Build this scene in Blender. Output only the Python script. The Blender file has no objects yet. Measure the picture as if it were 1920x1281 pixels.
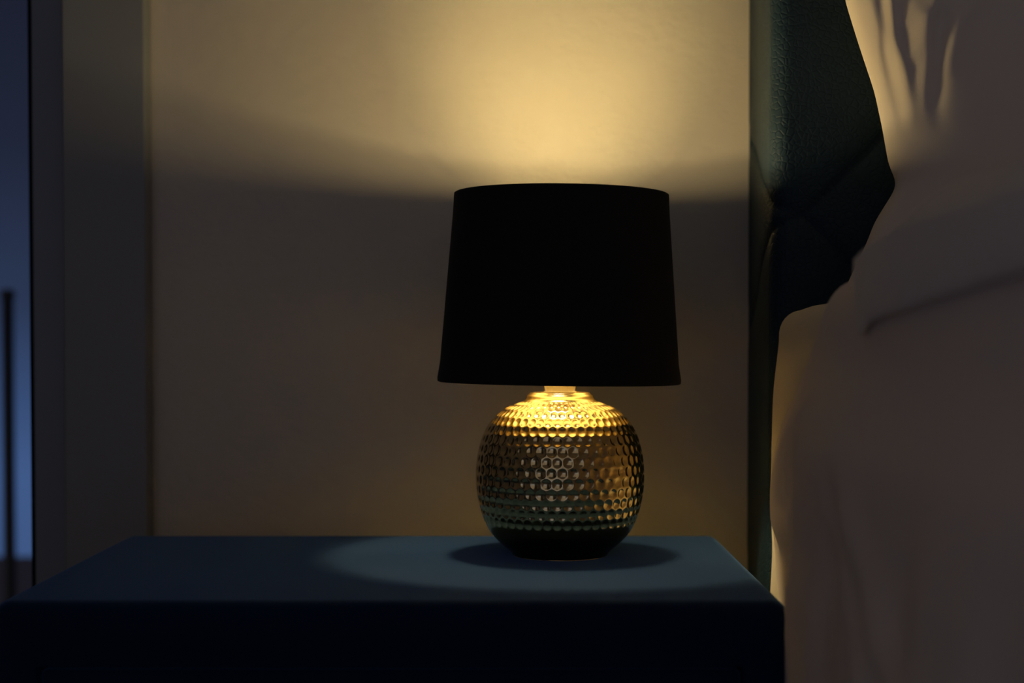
import bpy, math, random
import numpy as np
from mathutils import Vector

S = bpy.context.scene
COL = S.collection
F = 2960.0            # focal length in pixels of a 1920-wide frame
ZC = 0.68             # camera height above the floor (m)
HZ = 640.0            # pixel row of the horizon
random.seed(4); rng = np.random.default_rng(4)


def P(px, py, y):
    """world point whose image is (px, py) at distance y in front of the lens"""
    return ((px - 960.0) * y / F, y, ZC + (HZ - py) * y / F)


# ----------------------------------------------------------------- helpers
def obj(name, verts, faces, mat, parent=None, smooth=True):
    me = bpy.data.meshes.new(name)
    me.from_pydata([tuple(v) for v in verts], [], [tuple(f) for f in faces])
    me.update()
    if smooth:
        me.polygons.foreach_set('use_smooth', [True] * len(me.polygons))
    if mat is not None:
        me.materials.append(mat)
    o = bpy.data.objects.new(name, me)
    COL.objects.link(o)
    if parent is not None:
        o.parent = parent
        o.matrix_parent_inverse = parent.matrix_world.inverted()
        o.location = -Vector(parent.location)
        o.matrix_parent_inverse.identity()
    return o


def empty(name, loc, label, cat):
    o = bpy.data.objects.new(name, None)
    COL.objects.link(o)
    o.location = loc
    o['label'] = label
    o['category'] = cat
    return o


def tag(o, label=None, cat=None, kind=None):
    if label: o['label'] = label
    if cat: o['category'] = cat
    if kind: o['kind'] = kind
    return o


def boxes(lst):
    V, Fc = [], []
    for (x0, x1, y0, y1, z0, z1) in lst:
        b = len(V)
        V += [(x0, y0, z0), (x1, y0, z0), (x1, y1, z0), (x0, y1, z0),
              (x0, y0, z1), (x1, y0, z1), (x1, y1, z1), (x0, y1, z1)]
        Fc += [(b, b+3, b+2, b+1), (b+4, b+5, b+6, b+7), (b, b+1, b+5, b+4),
               (b+1, b+2, b+6, b+5), (b+2, b+3, b+7, b+6), (b+3, b, b+4, b+7)]
    return V, Fc


def bevel(o, w, seg=3):
    m = o.modifiers.new('bevel', 'BEVEL')
    m.width = w; m.segments = seg; m.limit_method = 'ANGLE'
    m.harden_normals = True
    return o


def lathe(prof, n, c, cap0=False, cap1=False, close=False):
    """prof: list of (r, z), z absolute; c=(x, y)"""
    V, Fc = [], []
    for (r, z) in prof:
        for k in range(n):
            a = 2 * math.pi * k / n
            V.append((c[0] + r * math.cos(a), c[1] + r * math.sin(a), z))
    m = len(prof)
    for i in range(m if close else m - 1):
        i2 = (i + 1) % m
        for k in range(n):
            k2 = (k + 1) % n
            Fc.append((i*n + k, i*n + k2, i2*n + k2, i2*n + k))
    if cap0: Fc.append(tuple(range(n - 1, -1, -1)))
    if cap1: Fc.append(tuple((m-1)*n + k for k in range(n)))
    return V, Fc


def gridfaces(nu, nv, off=0, flip=False):
    Fc = []
    for i in range(nu - 1):
        for j in range(nv - 1):
            q = (off + i*nv + j, off + (i+1)*nv + j, off + (i+1)*nv + j+1, off + i*nv + j+1)
            Fc.append(q[::-1] if flip else q)
    return Fc


def tube(pts, r, n=8):
    V, Fc = [], []
    pts = [Vector(p) for p in pts]
    for i, p in enumerate(pts):
        d = (pts[min(i+1, len(pts)-1)] - pts[max(i-1, 0)]).normalized()
        a = d.cross(Vector((0, 0, 1)))
        if a.length < 1e-4: a = Vector((1, 0, 0))
        a.normalize(); b = d.cross(a)
        for k in range(n):
            t = 2 * math.pi * k / n
            V.append(p + a * r * math.cos(t) + b * r * math.sin(t))
    for i in range(len(pts) - 1):
        for k in range(n):
            k2 = (k+1) % n
            Fc.append((i*n+k, i*n+k2, (i+1)*n+k2, (i+1)*n+k))
    Fc.append(tuple(range(n-1, -1, -1))); Fc.append(tuple((len(pts)-1)*n + k for k in range(n)))
    return V, Fc


# ----------------------------------------------------------------- materials
def mat(name, base, rough=0.6, metal=0.0, spec=0.5, sheen=0.0, sheen_tint=None, sheen_rough=0.4,
        bump=None, var=None):
    m = bpy.data.materials.new(name); m.use_nodes = True
    nt = m.node_tree; b = nt.nodes['Principled BSDF']
    b.inputs['Base Color'].default_value = (*base, 1)
    b.inputs['Roughness'].default_value = rough
    b.inputs['Metallic'].default_value = metal
    b.inputs['Specular IOR Level'].default_value = spec
    if sheen:
        b.inputs['Sheen Weight'].default_value = sheen
        b.inputs['Sheen Roughness'].default_value = sheen_rough
        b.inputs['Sheen Tint'].default_value = (*(sheen_tint or base), 1)
    tc = nt.nodes.new('ShaderNodeTexCoord')
    if var:   # (scale, other colour, low, high)
        n = nt.nodes.new('ShaderNodeTexNoise'); n.inputs['Scale'].default_value = var[0]
        n.inputs['Detail'].default_value = 4
        nt.links.new(tc.outputs['Object'], n.inputs['Vector'])
        r = nt.nodes.new('ShaderNodeMapRange')
        r.inputs['From Min'].default_value = var[2]; r.inputs['From Max'].default_value = var[3]
        nt.links.new(n.outputs['Fac'], r.inputs['Value'])
        mx = nt.nodes.new('ShaderNodeMix'); mx.data_type = 'RGBA'
        mx.inputs[6].default_value = (*base, 1); mx.inputs[7].default_value = (*var[1], 1)
        nt.links.new(r.outputs['Result'], mx.inputs[0])
        nt.links.new(mx.outputs[2], b.inputs['Base Color'])
    if bump:  # (kind, scale, strength, distance)
        if bump[0] == 'noise':
            n = nt.nodes.new('ShaderNodeTexNoise'); n.inputs['Scale'].default_value = bump[1]
            n.inputs['Detail'].default_value = 5; out = n.outputs['Fac']
        elif bump[0] == 'cells':
            n = nt.nodes.new('ShaderNodeTexVoronoi'); n.feature = 'DISTANCE_TO_EDGE'
            n.inputs['Scale'].default_value = bump[1]
            rr = nt.nodes.new('ShaderNodeMapRange'); rr.inputs['From Max'].default_value = 0.16
            nt.links.new(n.outputs['Distance'], rr.inputs['Value']); out = rr.outputs['Result']
        elif bump[0] == 'weave':
            n = nt.nodes.new('ShaderNodeTexNoise'); n.inputs['Scale'].default_value = bump[1]
            n.inputs['Detail'].default_value = 2; out = n.outputs['Fac']
        if len(bump) > 4:
            mp = nt.nodes.new('ShaderNodeMapping'); mp.inputs['Scale'].default_value = bump[4]
            if len(bump) > 5: mp.inputs['Rotation'].default_value = bump[5]
            nt.links.new(tc.outputs['Object'], mp.inputs['Vector']); nt.links.new(mp.outputs['Vector'], n.inputs['Vector'])
        else:
            nt.links.new(tc.outputs['Object'], n.inputs['Vector'])
        bp = nt.nodes.new('ShaderNodeBump')
        bp.inputs['Strength'].default_value = bump[2]; bp.inputs['Distance'].default_value = bump[3]
        nt.links.new(out, bp.inputs['Height']); nt.links.new(bp.outputs['Normal'], b.inputs['Normal'])
    return m


M = {}
M['wall'] = mat('painted_plaster', (0.72, 0.66, 0.575), rough=0.62, spec=0.3,
                bump=('noise', 60, 0.42, 0.0030, (1.0, 1.0, 1.45), (0, 0.6, 0)))
M['ceiling'] = mat('ceiling_paint', (0.86, 0.83, 0.79), rough=0.8)
M['floor'] = mat('oak_floor', (0.46, 0.40, 0.34), rough=0.6, var=(6, (0.38, 0.32, 0.27), 0.35, 0.65))
M['casing'] = mat('grey_lacquer', (0.30, 0.315, 0.335), rough=0.5, spec=0.3)
M['sash'] = mat('dark_grey_frame', (0.30, 0.335, 0.39), rough=0.45, spec=0.3)
M['gasket'] = mat('black_rubber', (0.006, 0.006, 0.007), rough=0.8, spec=0.1)
M['velvet'] = mat('navy_velvet', (0.008, 0.021, 0.060), rough=0.95, spec=0.04, sheen=0.7,
                  sheen_tint=(0.20, 0.42, 1.0), sheen_rough=0.45, bump=('noise', 900, 0.5, 0.0008),
                  var=(9, (0.011, 0.027, 0.074), 0.40, 0.66))
M['shade'] = mat('black_velvet', (0.024, 0.0235, 0.0230), rough=0.95, spec=0.08, sheen=0.12,
                 sheen_tint=(0.3, 0.3, 0.34), bump=('noise', 1200, 0.4, 0.0006))
M['liner'] = mat('gold_liner', (0.47, 0.40, 0.23), rough=0.5, metal=0.3)
M['gold'] = mat('hammered_brass', (0.75, 0.58, 0.29), rough=0.17, metal=1.0)
M['socket'] = mat('cream_bakelite', (0.85, 0.76, 0.55), rough=0.35)
M['steel'] = mat('wire_steel', (0.6, 0.58, 0.55), rough=0.3, metal=1.0)
M['leather'] = mat('teal_leather', (0.014, 0.032, 0.052), rough=0.55, spec=0.15,
                   bump=('cells', 185, 0.38, 0.0012), var=(14, (0.018, 0.040, 0.064), 0.4, 0.6))
M['linen'] = mat('white_linen', (0.84, 0.745, 0.65), rough=0.9, spec=0.1, bump=('weave', 1500, 0.25, 0.0006))
M['cotton'] = mat('white_cotton', (0.86, 0.81, 0.79), rough=0.9, spec=0.1, bump=('noise', 40, 0.15, 0.003))
M['duvet'] = mat('pale_duvet', (0.86, 0.755, 0.70), rough=0.9, spec=0.1, bump=('noise', 30, 0.18, 0.004))
M['sheet'] = mat('cream_sheet', (0.80, 0.72, 0.60), rough=0.9, spec=0.1, bump=('noise', 420, 0.35, 0.0012))
M['terrace'] = mat('terrace_tile', (0.12, 0.11, 0.145), rough=0.6)
M['dark_metal'] = mat('dark_metal', (0.012, 0.012, 0.016), rough=0.6)

m = bpy.data.materials.new('bulb_glow'); m.use_nodes = True
nt = m.node_tree; nt.nodes.clear()
e = nt.nodes.new('ShaderNodeEmission'); e.inputs['Color'].default_value = (1.0, 0.76, 0.36, 1)
BULB = 300.0
ge = nt.nodes.new('ShaderNodeNewGeometry'); sg = nt.nodes.new('ShaderNodeSeparateXYZ')
dn = nt.nodes.new('ShaderNodeMapRange'); dn.inputs['From Min'].default_value = 0.0; dn.inputs['From Max'].default_value = -1.0
dn.inputs['To Min'].default_value = 0.0; dn.inputs['To Max'].default_value = BULB*1.65
su = nt.nodes.new('ShaderNodeMath'); su.operation = 'ADD'
mg = nt.nodes.new('ShaderNodeMapRange')            # glow raised on crown and underside to shape the lamp's light
mg.inputs['From Min'].default_value = 0.0; mg.inputs['From Max'].default_value = 1.0
mg.inputs['To Min'].default_value = BULB*0.155; mg.inputs['To Max'].default_value = BULB*0.56
nt.links.new(ge.outputs['Normal'], sg.inputs[0]); nt.links.new(sg.outputs['Z'], mg.inputs['Value']); nt.links.new(sg.outputs['Z'], dn.inputs['Value'])
nt.links.new(mg.outputs[0], su.inputs[0]); nt.links.new(dn.outputs[0], su.inputs[1])
nt.links.new(su.outputs[0], e.inputs['Strength'])
o_ = nt.nodes.new('ShaderNodeOutputMaterial'); nt.links.new(e.outputs[0], o_.inputs[0])
M['bulb'] = m

m = bpy.data.materials.new('window_glass'); m.use_nodes = True
nt = m.node_tree; nt.nodes.clear()
tr = nt.nodes.new('ShaderNodeBsdfTransparent'); tr.inputs[0].default_value = (0.9, 0.94, 0.95, 1)
gl = nt.nodes.new('ShaderNodeBsdfGlossy'); gl.inputs['Roughness'].default_value = 0.02
fr = nt.nodes.new('ShaderNodeFresnel'); fr.inputs[0].default_value = 1.45
mx = nt.nodes.new('ShaderNodeMixShader'); o_ = nt.nodes.new('ShaderNodeOutputMaterial')
nt.links.new(fr.outputs[0], mx.inputs[0]); nt.links.new(tr.outputs[0], mx.inputs[1])
nt.links.new(gl.outputs[0], mx.inputs[2]); nt.links.new(mx.outputs[0], o_.inputs[0])
M['glass'] = m

# ----------------------------------------------------------------- room
WY = 1.58                       # inner face of the back wall
RX0, RX1, RY0, RZ = -1.45, 2.00, -1.45, 2.40
DX0, DX1, DZ = -1.28, -0.445, 2.10     # balcony door opening


def structure(name, bl, mt):
    V, Fc = boxes(bl)
    return tag(obj(name, V, Fc, mt, smooth=False), kind='structure')


structure('floor', [(RX0-.15, RX1+.15, RY0-.15, WY+.16, -.12, 0)], M['floor'])
structure('ceiling', [(RX0-.15, RX1+.15, RY0-.15, WY+.16, RZ, RZ+.12)], M['ceiling'])
structure('wall_back', [(DX1, RX1+.15, WY, WY+.16, 0, RZ), (RX0-.15, DX0, WY, WY+.16, 0, RZ),
                        (DX0, DX1, WY, WY+.16, DZ, RZ)], M['wall'])


def glazed_wall(wname, wnum, horizontal, a0, a1, b0, b1, z0, z1, p0, p1):
    """wall running a0..a1 with an added, unseen fill-light opening b0..b1; p0..p1 is its thickness"""
    def bx(u0, u1, q0, q1, lo, hi):
        return (u0, u1, q0, q1, lo, hi) if horizontal else (q0, q1, u0, u1, lo, hi)
    structure(wname, [bx(a0, b0, p0, p1, 0, RZ), bx(b1, a1, p0, p1, 0, RZ), bx(b0, b1, p0, p1, 0, z0), bx(b0, b1, p0, p1, z1, RZ)], M['wall'])
    f0, f1 = p0+.05, p0+.10
    mid = (b0+b1)/2
    win = bpy.data.objects.new('window_%d' % wnum, None); COL.objects.link(win); win['kind'] = 'structure'  # unseen window, added to let in ambient light
    win.location = (b0, f0, z0) if horizontal else (f0, b0, z0)
    V, Fc = boxes([bx(b0, b0+.05, f0, f1, z0, z1), bx(b1-.05, b1, f0, f1, z0, z1), bx(b0+.05, b1-.05, f0, f1, z0, z0+.05),
                   bx(b0+.05, b1-.05, f0, f1, z1-.05, z1), bx(mid-.03, mid+.03, f0, f1, z0+.05, z1-.05)])
    obj('frame', V, Fc, M['sash'], win, False)
    V, Fc = boxes([bx(b0+.049, mid-.029, f0+.02, f0+.026, z0+.049, z1-.049), bx(mid+.029, b1-.049, f0+.02, f0+.026, z0+.049, z1-.049)])
    obj('pane', V, Fc, M['glass'], win, False)


glazed_wall('wall_left', 1, False, RY0, WY, -1.30, -.05, .08, 2.20, RX0-.15, RX0)
structure('wall_right', [(RX1, RX1+.15, RY0, WY, 0, RZ)], M['wall'])
glazed_wall('wall_front', 2, True, RX0-.15, RX1+.15, -1.35, 1.50, .08, 2.20, RY0-.15, RY0)

# grey casing round the balcony door (4 cm proud of the wall)
cx0, cx1 = -0.4415, -0.3590
V, Fc = boxes([(cx0, cx1, WY-.028, WY, 0, DZ+.08), (DX0-.08, DX0+.004, WY-.028, WY, 0, DZ+.08),
               (DX0+.004, cx0, WY-.028, WY, DZ, DZ+.08)])
tag(bevel(obj('trim_1', V, Fc, M['casing'], smooth=False), .003, 2), kind='structure')
# door leaf: stiles and rails, gasket, glass
sx0, sx1 = -0.4835, -0.4455
door = bpy.data.objects.new('door_1', None); COL.objects.link(door); door.location = (DX0, WY+.03, 0)
door['kind'] = 'structure'
fy0, fy1 = WY+.015, WY+.065
V, Fc = boxes([(sx0, sx1, fy0, fy1, .004, DZ-.002), (DX0+.002, DX0+.05, fy0, fy1, .004, DZ-.002),
               (DX0+.05, sx0, fy0, fy1, .004, .11), (DX0+.05, sx0, fy0, fy1, DZ-.07, DZ-.002)])
bevel(obj('frame', V, Fc, M['sash'], door, False), .002, 2)
V, Fc = boxes([(sx0-.0045, sx0+.001, fy0+.004, fy1-.02, .11, DZ-.07), (DX0+.049, DX0+.0545, fy0+.004, fy1-.02, .11, DZ-.07)])
obj('gasket', V, Fc, M['gasket'], door, False)
V, Fc = boxes([(DX0+.048, sx0+.001, fy1-.018, fy1-.012, .105, DZ-.065)])
obj('pane', V, Fc, M['glass'], door, False)

# outside: terrace slab and a slim post
V, Fc = boxes([(-4.5, 1.0, WY+.17, 5.05, -.10, -.01)])
tag(obj('terrace', V, Fc, M['terrace'], smooth=False), kind='structure')
post_y = 3.6
pxx = P(15, 640, post_y)[0]
V, Fc = lathe([(.03, -.01), (.03, 0), (.014, .004), (.014, .775), (.017, .78), (.017, .795), (.004, .80)], 16,
              (pxx, post_y), True, True)
tag(obj('balcony_post', V, Fc, M['dark_metal']), 'slim dark metal post standing outside behind the glass of the balcony door', 'post')

# ----------------------------------------------------------------- nightstand
NT = 0.50
nx0, nx1, ny0, ny1 = -0.362, 0.193, 1.085, 1.470
ns = empty('nightstand', ((nx0+nx1)/2, (ny0+ny1)/2, 0),
           'low navy velvet upholstered nightstand with rounded edges carrying the gold lamp', 'nightstand')


def rounded_box(name, x0, x1, y0, y1, z0, z1, r, mt, parent, n=5):
    V, Fc = boxes([(x0, x1, y0, y1, z0, z1)])
    return bevel(obj(name, V, Fc, mt, parent, False), r, n)


# one upholstered shell with rounded edges and a recess for the drawer front
import bmesh
dx0, dx1, dz1, dz0 = nx0+.032, nx1-.0315, NT-.0445, .16
V, Fc = boxes([(nx0, nx1, ny0, ny1, .10, NT)])
body = obj('body', V, Fc, M['velvet'], ns)
bm = bmesh.new(); bm.from_mesh(body.data)
bmesh.ops.bevel(bm, geom=list(bm.edges), offset=.013, segments=6, profile=.5, affect='EDGES')
fr = min(bm.faces, key=lambda f: (round(f.calc_center_median().y, 5), -f.calc_area()))
bmesh.ops.inset_region(bm, faces=[fr], thickness=.02)
for v in fr.verts:
    v.co.x = dx0 if v.co.x < (nx0+nx1)/2 else dx1
    v.co.z = dz0 if v.co.z < .3 else dz1
bmesh.ops.inset_region(bm, faces=[fr], thickness=.0005, depth=-.03)
bm.to_mesh(body.data); bm.free()
body.data.polygons.foreach_set('use_smooth', [True]*len(body.data.polygons))
wn = body.modifiers.new('normals', 'WEIGHTED_NORMAL'); wn.keep_sharp = True
dr = rounded_box('drawer', dx0+.003, dx1-.003, ny0+.003, ny0+.027, dz0+.003, dz1-.003, .004, M['velvet'], ns, 3)
for sx in (nx0+.05, nx1-.05):
    for sy in (ny0+.05, ny1-.05):
        V, Fc = lathe([(.011, 0), (.018, .10)], 16, (sx, sy), True, True)
        obj('leg', V, Fc, M['dark_metal'], ns)

# ----------------------------------------------------------------- lamp
LX, LY = 0.0405, 1.33
K = LY / F
lamp = empty('table_lamp', (LX, LY, NT), 'lit gold hammered table lamp with black drum shade standing on the nightstand', 'lamp')


def zz(py): return ZC + (HZ - py) * K


# silhouette radii read at the axis distance, (pixel row, half width in pixels)
sil = [(738.2, 57.5), (740, 60.8), (742.5, 62.8), (745.5, 63.8), (748.5, 65.5), (752, 71), (757, 84), (764, 101), (772, 112), (782, 123.5), (792, 132),
       (805, 140), (820, 146.5), (835, 151), (850, 154.5), (868, 157), (890, 158), (912, 157.2), (932, 154.5), (950, 150.5),
       (968, 145), (985, 137.5), (1000, 128), (1012, 117), (1022, 106), (1030, 96), (1036, 90.5), (1040, 88.5)]
zs = [zz(p) for p, _ in sil]; rs = [w * K for _, w in sil]
# rescale so that the foot sits on the table top
zbot = zs[-1]
zs = [z if z > 0.56 else 0.56 - (0.56 - z) * (0.56 - NT) / (0.56 - zbot) for z in zs]
# smooth resample by arc length (Catmull-Rom on the points)
pts = np.array(list(zip(rs, zs)))


def catmull(p, sub):
    out = []
    q = np.vstack([2*p[0]-p[1], p, 2*p[-1]-p[-2]])
    for i in range(1, len(q)-2):
        for k in range(sub):
            t = k / sub
            a, b, c, d = q[i-1], q[i], q[i+1], q[i+2]
            out.append(0.5*((2*b) + (c-a)*t + (2*a-5*b+4*c-d)*t*t + (3*b-a-3*c+d)*t**3))
    out.append(q[-2])
    return np.array(out)


cr = catmull(pts, 12)
arc = np.concatenate([[0], np.cumsum(np.linalg.norm(np.diff(cr, axis=0), axis=1))])
ds = 0.00062
NS = int(arc[-1] / ds)
sarr = np.linspace(0, arc[-1], NS)
pr = np.interp(sarr, arc, cr[:, 0]); pz = np.interp(sarr, arc, cr[:, 1])
for _ in range(6):   # soften the profile a touch
    pr[1:-1] = .25*pr[:-2] + .5*pr[1:-1] + .25*pr[2:]; pz[1:-1] = .25*pz[:-2] + .5*pz[1:-1] + .25*pz[2:]
tr_, tz_ = np.gradient(pr), np.gradient(pz)
nl = np.hypot(tr_, tz_); nr, nz = -tz_/nl, tr_/nl      # outward normal (profile runs downward)
ND, NSEG = 50, 620
sp = 0.00865
s_bot = np.interp(-0.5315, -pz, sarr)                  # lowest dimple row
rows = [s_bot - k*sp for k in range(14)]
ang = np.linspace(0, 2*math.pi, NSEG, endpoint=False)
H = np.zeros((NS, NSEG))
for k, s0 in enumerate(rows):
    sel = np.where(np.abs(sarr - s0) < sp*0.62)[0]
    if not len(sel): continue
    r0 = np.interp(s0, sarr, pr)
    half = math.pi * r0 / ND
    hv = sp * 0.50
    off = 0.5 * (k % 2) + 0.04*math.sin(3.1*k)
    ph = (ang * ND / (2*math.pi) + off)
    du = (ph - np.round(ph)) * 2                       # -1..1 across one dimple
    sc = min(1.0, half / 0.0044)
    for i in sel:
        dv = (sarr[i] - s0) / hv
        d2 = (du*1.05)**2 + dv**2
        H[i] = np.minimum(H[i], -0.00105 * sc * np.clip(1 - d2, 0, None))
R = pr[:, None] + nr[:, None]*H
Z = pz[:, None] + nz[:, None]*H
X = LX + R*np.cos(ang)[None]; Y = LY + R*np.sin(ang)[None]
V = np.stack([X, Y, Z], -1).reshape(-1, 3).tolist()
Fc = []
for i in range(NS-1):
    a = i*NSEG; b = a+NSEG
    for k in range(NSEG):
        k2 = (k+1) % NSEG
        Fc.append((a+k, b+k, b+k2, a+k2))
Fc.append(tuple((NS-1)*NSEG + k for k in range(NSEG)))
obj('base', V, Fc, M['gold'], lamp)
# shoulder lip on top of the base
zl = pz[0]
V, Fc = lathe([(pr[0]+.0006, zl-.0012), (pr[0]-.0002, zl+.0006), (pr[0]-.002, zl+.0015), (.019, zl+.0017), (.016, zl+.0015), (.0155, zl-.002)], 96, (LX, LY))
obj('neck', V, Fc, M['gold'], lamp)
# lampholder: tapered cup, wider at the top
zc = zl + .0014
V, Fc = lathe([(.0135, zc-.001), (.0138, zc+.0006), (.0125, zc+.0012), (.0128, zc+.003), (.0165, zc+.018), (.0165, zc+.050), (.0140, zc+.056), (.0140, zc+.062), (.004, zc+.062)], 12,
              (LX, LY), True, True)
sk = obj('lamp_socket', V, Fc, M['socket'], lamp, smooth=False)
sk['label'] = 'cream tapered lampholder'
zb0 = zc + .0615
BZ, BA, BB = 0.787, 0.021, 0.0110
BX = LX - .006
prof = [(.0125, zb0), (.0128, zb0+.006), (.0115, BZ-.030), (.0105, BZ-.0093)]
V, Fc = lathe(prof, 32, (BX+.003, LY), True, True)
bulb = obj('bulb', V, Fc, M['socket'], lamp)
prof = []
for k in range(0, 19):
    a = math.radians(-60) + (math.pi/2 + math.radians(60)) * k/18
    prof.append((max(.0006, BA*math.cos(a)), BZ + BB*math.sin(a)))
V, Fc = lathe(prof, 28, (BX, LY), True, True)
gd = obj('bulb_dome', V, Fc, M['bulb'], bulb); gd.location = (0, 0, 0)
gd['label'] = 'glowing warm dome'
# shade: outer velvet, gold liner, rolled rims, wire carrier
zt, zbm = zz(364.5), zz(717.0)
rt, rb = 199.5*K, 226.0*K
tilt = math.radians(0.7)


def tilted(V):
    out = []
    cz = (zt + zbm)/2
    for x, y, z in V:
        dx, dz = x-LX, z-cz
        out.append((LX + dx*math.cos(tilt) + dz*math.sin(tilt), y, cz - dx*math.sin(tilt) + dz*math.cos(tilt)))
    return out


def rr(z): return rb + (rt-rb)*(z-zbm)/(zt-zbm)


prof = [(rr(zbm)-.0016, zbm+.001), (rr(zbm)-.0008, zbm-.0003), (rr(zbm)+.0006, zbm+.0003), (rr(zbm)+.0009, zbm+.003)]
for k in range(1, 12):
    z = zbm + .004 + (zt-zbm-.008)*k/12
    prof.append((rr(z), z))
prof += [(rr(zt)+.0006, zt-.003), (rr(zt)+.0004, zt-.0004), (rr(zt)-.0008, zt+.0003), (rr(zt)-.0016, zt-.001)]
n_out = len(prof)
V, Fc = lathe(prof + [(rr(zt)-.0014, zt-.004), (rr(zbm)-.0014, zbm+.004)], 160, (LX, LY), close=True)
shade = obj('lamp_shade', tilted(V), Fc, M['shade'], lamp)
shade['label'] = 'matt black velvet drum shade'
V, Fc = lathe([(rr(zbm)-.0018, zbm+.0012), (rr(zt)-.0018, zt-.0012), (rr(zt)-.0023, zt-.0012), (rr(zbm)-.0023, zbm+.0012)], 160, (LX, LY), close=True)
lin = obj('liner', tilted(V), Fc, M['liner'], shade)
lin.location = (0, 0, 0)
zr = zc + .050
V, Fc = [], []
for k in range(3):
    a = math.radians(70 + 120*k)
    v, f = tube([(LX+.0163*math.cos(a), LY+.0163*math.sin(a), zr), (LX+.05*math.cos(a), LY+.05*math.sin(a), zr+.002),
                 (LX+(rr(zr+.01)-.003)*math.cos(a), LY+(rr(zr+.01)-.003)*math.sin(a), zr+.004)], .0012)
    b = len(V); V += v; Fc += [tuple(i+b for i in q) for q in f]
v, f = lathe([(.0168, zr-.002), (.020, zr-.002), (.020, zr+.001), (.0168, zr+.001)], 32, (LX, LY), close=True)
b = len(V); V += v; Fc += [tuple(i+b for i in q) for q in f]
car = obj('shade_carrier', V, Fc, M['steel'], shade); car.location = (0, 0, 0)

# added spot light, aimed to make the bright patch on the wall
ld = bpy.data.lights.new('added_wall_spot', 'SPOT'); lo = bpy.data.objects.new('added_wall_spot', ld); COL.objects.link(lo)
lo.location = (BX, LY, BZ + BB + .002)
aim = Vector(P(1042, 125, WY)) - Vector(lo.location)
lo.rotation_euler = aim.to_track_quat('-Z', 'Y').to_euler()
ld.spot_size = math.radians(64); ld.spot_blend = 1.0; ld.shadow_soft_size = .010
ld.energy = 2.7; ld.color = (1.0, .78, .30)

# ----------------------------------------------------------------- bed: headboard, base
HX0, HX1, HY0, HY1, HB, HT = 0.2365, 1.78, 1.342, WY-.001, 0.12, 1.30
bed = empty('bed', ((HX0+HX1)/2, 0.45, 0), 'bed with tall dark teal quilted leather headboard to the right of the nightstand', 'bed')
rc = .014
side = HY1 - HY0 - rc
slist = list(np.arange(0, side, .004)) + list(side + np.linspace(0, rc*math.pi/2, 14)) 
s_arc_end = side + rc*math.pi/2
slist += list(s_arc_end + np.arange(.004, .22, .004)) + list(s_arc_end + np.arange(.24, HX1-HX0-rc, .04)) + [s_arc_end + HX1-HX0+.015-rc]
zlist = list(np.arange(HB, .60, .03)) + list(np.arange(.60, 1.14, .004)) + list(np.arange(1.14, HT-.02, .02)) + [HT-.016, HT-.008, HT-.003, HT]


def hb_point(s):
    if s <= side: return (HX0 - .0150*(3*(s/side)**2 - 2*(s/side)**3), HY1 - s, -1.0, 0.0)
    if s <= s_arc_end:
        a = (s-side)/rc
        return (HX0 - .0150 + rc - rc*math.cos(a), HY0 + rc - rc*math.sin(a), -math.cos(a), -math.sin(a))
    return (HX0 - .0150 + rc + (s - s_arc_end), HY0, 0.0, -1.0)


s0 = side + .034; z0 = .7875; PER = 0.44
V = []
for s in slist:
    hx, hy, ax, ay = hb_point(s)
    for z in zlist:
        kz = 1.0 if s > s0 else 0.36
        d1 = ((z - z0) - kz*(s - s0)); d2 = ((z - z0) + kz*(s - s0))
        d1 = (d1 + PER/2) % PER - PER/2; d2 = (d2 + PER/2) % PER - PER/2
        dd = min(abs(d1), abs(d2)) / math.hypot(1, kz)
        puff = -.0042*math.exp(-(dd/.0020)**2) - .0022*math.exp(-(dd/.012)**2) + .0016
        te = HT - z
        if te < .016: puff -= (.016-te)**2/.016
        if s < .006: puff = 0
        V.append((hx + ax*puff, hy + ay*puff, z))
nu, nv = len(slist), len(zlist)
Fc = gridfaces(nu, nv)
b = len(V)
# right side, back, top and bottom close the panel
V += [(HX1, HY1, HB), (HX1, HY1, HT)]
Fc.append(tuple((nu-1)*nv + j for j in range(nv)) + (b+1, b))
Fc.append((0, b, b+1, nv-1) if False else (nv-1, b+1, b, 0) + ())
Fc.append(tuple(i*nv + nv-1 for i in range(nu)) + (b+1,))
Fc.append((b,) + tuple(i*nv for i in range(nu-1, -1, -1)))
hbo = obj('headboard', V, Fc, M['leather'], bed)
hbo['label'] = 'dark teal leather headboard with diamond seams'
rounded_box('bed_base', .262, HX1-.03, -.55, HY0-.006, .12, .405, .02, M['leather'], bed, 4)
for sx in (.34, HX1-.10):
    for sy in (-.47, 1.28):
        V, Fc = lathe([(.02, 0), (.03, .121)], 16, (sx, sy), True, True)
        obj('leg', V, Fc, M['dark_metal'], bed)

# ----------------------------------------------------------------- mattress with fitted sheet
MX0, MX1, MY0, MY1, MZ0, MZ1 = 0.2235, 1.74, -.52, HY0-.004, .406, .7060


def mattress_pt(t, y):
    """t runs from the lower edge up the left side and over the top"""
    r = .020
    hs = MZ1 - MZ0 - r
    if t < hs: x, z, ax, az = MX0, MZ0 + t, -1, 0
    elif t < hs + r*math.pi/2:
        a = (t-hs)/r
        x, z, ax, az = MX0 + r - r*math.cos(a), MZ1 - r + r*math.sin(a), -math.cos(a), math.sin(a)
    else: x, z, ax, az = MX0 + r + (t-hs-r*math.pi/2), MZ1, 0, 1
    w = .0007*math.sin(9*z*math.pi + 40*(y)) * math.sin(23*y + 4*z) + .0006*math.sin(70*(y*.8+z)+2)
    bl = .0055*max(0, min(1, (.68 - z)/.09))
    return x + ax*(w+bl), z + az*(w + .006*min(1, max(0, (1.36-y)/.3)))


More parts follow.
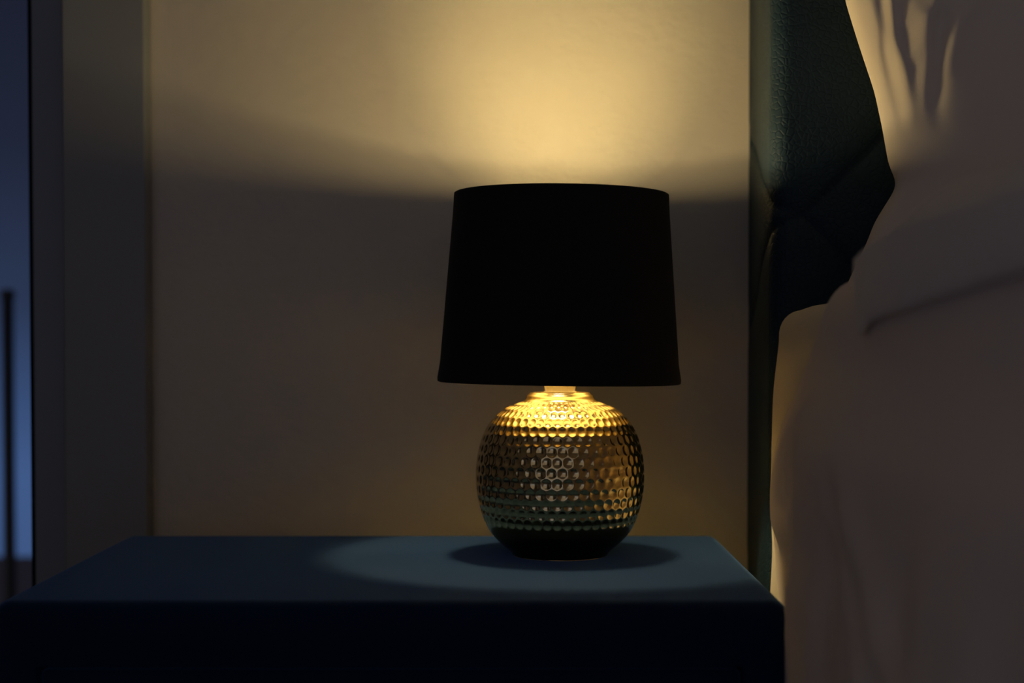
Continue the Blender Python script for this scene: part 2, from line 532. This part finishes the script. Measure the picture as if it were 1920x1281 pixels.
tl = list(np.linspace(0, MZ1-MZ0-.02, 44)) + list(MZ1-MZ0-.02 + np.linspace(.002, .02*math.pi/2, 8)) + list(MZ1-MZ0-.02+.02*math.pi/2 + np.linspace(.02, MX1-MX0-.02, 40))
yl = list(np.linspace(MY0, .6, 30)) + list(np.linspace(.61, MY1-.012, 110)) + [MY1-.008, MY1-.004, MY1-.001, MY1]
V = []
for t in tl:
    for y in yl:
        x, z = mattress_pt(t, y)
        e_ = max(0, y-(MY1-.012))/.012
        ins = .012*(1-math.sqrt(max(0, 1-e_*e_)))
        V.append((x+ins if t < .3 else x, y, z-ins if t > .2 else z))
nu, nv = len(tl), len(yl)
Fc = gridfaces(nu, nv, flip=True)
b = len(V)
V += [(MX1, MY0, MZ0), (MX1, MY1, MZ0)]
Fc.append(((nu-1)*nv,) + tuple((nu-1)*nv + j for j in range(1, nv)) + (b+1, b))
Fc.append(tuple(i*nv + nv-1 for i in range(nu)) + (b+1,))
Fc.append((b,) + tuple(i*nv for i in range(nu-1, -1, -1)))
Fc.append((0, b, b+1) + tuple(range(nv-1, 0, -1)))
tag(obj('mattress', V, Fc, M['sheet']), 'thick mattress in a cream fitted sheet lying on the bed', 'mattress')

# ----------------------------------------------------------------- duvet
yb_tab = [(.30, 1.225), (.40, 1.225), (.45, 1.222), (.4765, 1.215), (.505, 1.235), (.524, 1.250), (.548, 1.266), (.577, 1.270), (.605, 1.236), (.630, 1.190), (.655, 1.130), (.68, 1.085), (.715, 1.050)]


def yb(z):
    return float(np.interp(z, [a for a, _ in yb_tab], [b for _, b in yb_tab]))


path = []          # (x, z, nx, nz) from the hem up and over
for z in np.linspace(.30, .692, 60):
    x = .2085 - .001*math.sin(math.pi*(z-.30)/.392) 
    path.append((x, z, -1, 0))
r = .019
for a in np.linspace(.12, math.pi/2, 9):
    path.append((.2085 + r - r*math.cos(a), .692 + r*math.sin(a)*1.5, -math.cos(a), math.sin(a)))
for x in np.linspace(.238, 1.78, 50):
    path.append((x, .7215 + .0*x, 0, 1))
# smooth the back edge over the path
ybs = np.array([yb(p[1]) for p in path])
for _ in range(10): ybs[1:-1] = .25*ybs[:-2] + .5*ybs[1:-1] + .25*ybs[2:]
NV = 150
V = []
for i, (x, z, ax, az) in enumerate(path):
    for j in range(NV):
        t = j/(NV-1)
        y = ybs[i] + (-.55 - ybs[i]) * (t**1.35)
        hang = max(0, min(1, (.70 - z)/.35))
        f = .0055*hang*(1 + math.sin(37*y + 2.2*math.sin(5*z) + 1.0)) + .003*hang*(1 + math.sin(75*y + 9*z))
        f += .0022*math.sin(18*(z + .9*y)) * (1 if ax else .6)
        # rolled hem at the back edge and one soft diagonal drag fold
        back = (ybs[i] - y)
        f += .0035*math.exp(-(back/.010)**2) - .0020*math.exp(-((back-.028)/.012)**2)
        dg = (z - .665) + .55*(1.02 - y)
        f += .0055*math.exp(-(dg/.014)**2) + .003*math.exp(-((dg+.040)/.012)**2)
        f *= 0.35 + 0.65*max(0, min(1, (1.02 - y)/.12))
        f *= max(0, min(1, (.668 - z)/.10)) if ax else .15
        f = max(f, -.0005)
        if y > 1.06: f = min(f, .002)
        tb = max(0, min(1, (ybs[i] - y)/.085)); tb = tb*tb*(3-2*tb)
        up = max(0, min(1, (z - .512)/.03))*max(0, min(1, (.665 - z)/.05))
        fb = max(0, min(1, (1.083 - y)/.020)); fb = fb*fb*(3-2*fb)
        xo = -.0115*tb*up - (.006*max(0, min(1, (1.0 - y)/.3)))*hang - .0215*fb*(1-up) * max(0, min(1, (.62 - z)/.05)) - .006*fb*up*max(0, min(1, (.66-z)/.06)) if ax else 0
        V.append((x + ax*f + xo + .001*(1-tb)*(1 if ax else 0), y, z + az*f))
Fc = gridfaces(len(path), NV)
du = obj('duvet', V, Fc, M['duvet'])
so = du.modifiers.new('thickness', 'SOLIDIFY'); so.thickness = .0032; so.offset = 1
tag(du, 'large pale duvet draped over the side of the bed down past the nightstand corner', 'duvet')


# ----------------------------------------------------------------- pillows
def edge_fn(tab):
    a = [p[0] for p in tab]; b = [p[1] for p in tab]
    return lambda v: float(np.interp(v, a, b))


def seg_dist(p, poly, taper=False):
    best, at, run = 9.0, 0.0, 0.0
    for a, b in zip(poly[:-1], poly[1:]):
        ax, ay = a; bx, by = b
        dx, dy = bx-ax, by-ay
        L = math.hypot(dx, dy)
        t = ((p[0]-ax)*dx + (p[1]-ay)*dy) / (L*L)
        t = max(0, min(1, t))
        d = math.hypot(p[0]-ax-t*dx, p[1]-ay-t*dy)
        if d < best: best, at = d, run + t*L
        run += L
    if taper: return best, at/run
    return best


def smooth_tab(tab, n=7):
    zsx = np.linspace(tab[0][0], tab[-1][0], 160)
    xx = np.interp(zsx, [a for a, _ in tab], [b for _, b in tab])
    for _ in range(n): xx[1:-1] = .25*xx[:-2] + .5*xx[1:-1] + .25*xx[2:]
    return lambda v: float(np.interp(v, zsx, xx))


def px(p, y=1.27):
    q = P(p[0], p[1], y); return (q[0], q[2])


# upright pillow leaning on the headboard
AY = 1.262
Ltab = [(.7135, .262), (.735, .272), (.760, .284)]
for q in [(1640, 415), (1655, 392), (1672, 365), (1684, 345), (1676, 328), (1667, 310), (1655, 240), (1640, 170), (1610, 80), (1585, 0)]:
    a = px(q, AY); Ltab.append((a[1], a[0]))
Ltab += [(1.00, .2605), (1.06, .259), (1.12, .262), (1.17, .262), (1.205, .256)]
Lf = smooth_tab(Ltab, 5)
folds = [   # polyline in the photograph's pixels, amplitude, width
    ([(1600, 0), (1640, 110), (1668, 240), (1682, 330)], .0020, .0040),
    ([(1622, -20), (1662, 110), (1690, 250)], .0022, .0035),
    ([(1650, -30), (1672, 90), (1702, 220), (1722, 300)], .0028, .0045),
    ([(1672, -20), (1682, 40), (1680, 80), (1700, 165), (1718, 245)], -.0060, .0040),
    ([(1684, -20), (1690, 50), (1712, 120), (1726, 190), (1732, 250)], .0075, .0050),
    ([(1705, -20), (1706, 40), (1712, 90)], -.0060, .0075),
    ([(1745, 20), (1742, 60), (1724, 110)], .0050, .0055),
    ([(1764, -30), (1757, 60), (1752, 150), (1745, 210)], .0060, .0060),
    ([(1772, 30), (1768, 110), (1770, 190), (1780, 250)], -.0075, .0060),
    ([(1840, -20), (1805, 40), (1788, 110), (1778, 150)], .0070, .0070),
    ([(1700, 430), (1716, 380), (1730, 330), (1722, 285)], -.0030, .0060),
    ([(1655, 418), (1690, 392), (1722, 372)], .0030, .0040),
    ([(1930, 290), (1860, 330), (1790, 380), (1740, 430)], .0040, .0100),
]
folds = [([px(q, 1.20) for q in pl], a, w) for pl, a, w in folds]
NU, NVp = 150, 190
us = np.concatenate([np.linspace(0, .36, 110), np.linspace(.37, 1, 40)])       # fine near the visible left part
us = us**1.35
vs = 0.5 - 0.5*np.cos(np.linspace(0, math.pi, NVp)*1.0)
vs = .5*vs + .5*np.linspace(0, 1, NVp)
AZ0, AZ1, AXR = .7135, 1.205, .84
front, back = [], []
for u in us:
    for v in vs:
        z = AZ0 + (AZ1-AZ0)*v
        xl = Lf(z); x = xl + (AXR-xl)*u
        a = 2*u-1; c = 2*v-1
        prof_ = (max(0, 1-abs(a)**3.0))**.5 * (max(0, 1-abs(c)**3.2))**.5
        t = .068*prof_
        zz_ = z + .012*math.sin(math.pi*v)*0
        ycen = AY + .012*(v)
        f = 0
        if x < .52:
            edge = min(1, u/.02)*min(1, v/.05)
            for pl, am, w in folds:
                d, at = seg_dist((x, z), pl, True)
                if d < 3.2*w: f += am*math.exp(-(d/w)**2)*min(1, (1-at)/.45)
            f *= edge
        f += .0018*prof_*math.sin(31*x+9*z) * math.sin(17*z+5*x)
        front.append((x, ycen - t - f*0.42, zz_))
        back.append((x, ycen + t, zz_))
nb = len(front)
V = front + back
Fc = gridfaces(len(us), NVp, 0) + gridfaces(len(us), NVp, nb, flip=True)
n1, n2 = len(us), NVp
for i in range(n1-1):
    for j in (0, n2-1):
        q = (i*n2+j, (i+1)*n2+j, nb+(i+1)*n2+j, nb+i*n2+j); Fc.append(q if j else q[::-1])
pa = obj('pillow', V, Fc, M['linen'])
def weld(o):
    bm = bmesh.new(); bm.from_mesh(o.data)
    bmesh.ops.remove_doubles(bm, verts=bm.verts, dist=1e-5)
    bmesh.ops.recalc_face_normals(bm, faces=bm.faces)
    bm.to_mesh(o.data); bm.free()
    o.data.polygons.foreach_set('use_smooth', [True]*len(o.data.polygons))


weld(pa)
tag(pa, 'upright creased white pillow leaning against the headboard, lit gold along its left side', 'pillow')

# flat pillow lying in front of it, bulging over the edge of the mattress
BY0, BY1, BXR = .40, .965, .72
Bl = smooth_tab([(.40, .212), (.44, .204), (.55, .198), (.70, .1985), (.82, .197), (.89, .1970), (.93, .2005), (.965, .209)], 4)
hem = lambda y: float(np.interp(y, [.4, .65, .79, .90, .945, .965], [.712, .7075, .699, .691, .674, .690]))
front, back = [], []
us = np.concatenate([np.linspace(0, .5, 100), np.linspace(.52, 1, 36)])**1.9
vs = .6*(0.5 - 0.5*np.cos(np.linspace(0, math.pi, 170))) + .4*np.linspace(0, 1, 170)
bf = [([(1655, 478), (1690, 452), (1740, 470), (1756, 505)], -.0055, .007), ([(1672, 505), (1700, 525)], -.004, .005),
      ([(1640, 470), (1682, 492)], .004, .006), ([(1712, 505), (1722, 535)], .003, .005), ([(1745, 520), (1768, 470), (1790, 430)], -.003, .006)]


def duvet_top(x):
    return .692 + .0290*math.sin(math.acos(max(0, min(1, 1-(x-.2085)/.019)))) if x < .2275 else .7215


for u in us:
    for v in vs:
        y = BY0 + (BY1-BY0)*v
        xl = Bl(y); x = xl + (BXR-xl)*u
        a, c = 2*u-1, 2*v-1
        ends = (max(0, 1-abs(c)**6.0))**.5
        prof_ = (max(0, 1-abs(a)**7.0))**.5 * ends
        zsm = .728 + .010*max(0, min(1, (.93-y)/.12)) + .008*min(1, (x-xl)/.05)
        wr = .0022*prof_*math.sin(41*y + 20*x) + .0016*prof_*math.sin(83*y - 30*x + 1)
        zt_ = zsm + .034*prof_ + .020*ends*min(1, u*3) + wr
        ppx, ppy = 960 + F*x/y, HZ - F*(zt_ - ZC)/y
        f = 0
        for pl, am, w in bf:
            d = seg_dist((ppx, ppy), pl) * y / F
            if d < 3*w: f += 2.2*am*math.exp(-(d/w)**2)
        front.append((x - f*1.0*max(0, 1-u*8), y, zt_ + f*prof_*1.1))
        q = (x - xl)/.0055
        low = hem(y) if q >= 1 else zsm - (zsm-hem(y))*math.sqrt(max(0, 1-(1-q)**2))
        dt = duvet_top(x)
        if x > .2042: low = max(low, min(zsm, dt + .0025))
        back.append((x, y, zsm - (zsm-low)*min(1, ends*1.4)))
nb = len(front); V = front + back; n1, n2 = len(us), 170
Fc = gridfaces(n1, n2, 0) + gridfaces(n1, n2, nb, flip=True)
pb = obj('pillow', V, Fc, M['cotton']); weld(pb)
tag(pb, 'flat white pillow lying on the mattress edge in front of the upright one', 'pillow')
# ----------------------------------------------------------------- world: dusk sky
w = bpy.data.worlds.new('dusk'); S.world = w; w.use_nodes = True
nt = w.node_tree; nt.nodes.clear()
tc = nt.nodes.new('ShaderNodeTexCoord'); sx_ = nt.nodes.new('ShaderNodeSeparateXYZ')
mr = nt.nodes.new('ShaderNodeMapRange'); mr.inputs['From Min'].default_value = -.30; mr.inputs['From Max'].default_value = .50
cr_ = nt.nodes.new('ShaderNodeValToRGB')
els = cr_.color_ramp.elements
stops = [(-.30, (.02, .02, .035)), (-.14, (.06, .11, .26)), (-.08, (.065, .12, .29)), (0.02, (.030, .045, .100)),
         (.12, (.018, .022, .046)), (.22, (.013, .015, .030)), (.5, (.012, .015, .03))]
els[0].position = 0; els[0].color = (*stops[0][1], 1)
els[1].position = 1; els[1].color = (*stops[-1][1], 1)
for p_, c_ in stops[1:-1]:
    q = els.new((p_+.30)/.80); q.color = (*c_, 1)
bg = nt.nodes.new('ShaderNodeBackground'); bg.inputs['Strength'].default_value = 1.0
dp = nt.nodes.new('ShaderNodeVectorMath'); dp.operation = 'DOT_PRODUCT'
dp.inputs[1].default_value = Vector((-.62, -.76, .20)).normalized()
nt.links.new(tc.outputs['Generated'], dp.inputs[0])
gm = nt.nodes.new('ShaderNodeMapRange'); gm.interpolation_type = 'SMOOTHSTEP'
gm.inputs['From Min'].default_value = -.20; gm.inputs['From Max'].default_value = .90
nt.links.new(dp.outputs['Value'], gm.inputs['Value'])
gx = nt.nodes.new('ShaderNodeMix'); gx.data_type = 'RGBA'; gx.blend_type = 'ADD'
gx.inputs[7].default_value = (.215, .172, .160, 1)
nt.links.new(gm.outputs['Result'], gx.inputs[0]); nt.links.new(cr_.outputs[0], gx.inputs[6])
wo = nt.nodes.new('ShaderNodeOutputWorld')
nt.links.new(tc.outputs['Generated'], sx_.inputs[0]); nt.links.new(sx_.outputs['Z'], mr.inputs['Value'])
nt.links.new(mr.outputs[0], cr_.inputs[0]); nt.links.new(gx.outputs[2], bg.inputs[0]); nt.links.new(bg.outputs[0], wo.inputs[0])

# ----------------------------------------------------------------- camera
cd = bpy.data.cameras.new('camera'); cam = bpy.data.objects.new('camera', cd); COL.objects.link(cam)
pitch = math.radians(1.5)
cam.location = (0, 0, ZC); cam.rotation_euler = (math.pi/2 - pitch, 0, 0)
cd.sensor_width = 36; cd.lens = F/1920*36
cd.shift_y = F*math.tan(pitch)/1920
cd.clip_start = .02
cd.dof.use_dof = True; cd.dof.focus_distance = 1.265; cd.dof.aperture_fstop = 4.0
S.camera = cam
S.view_settings.view_transform = 'Standard'; S.view_settings.look = 'None'
S.view_settings.exposure = 0; S.view_settings.gamma = 1; S.view_settings.use_curve_mapping = False
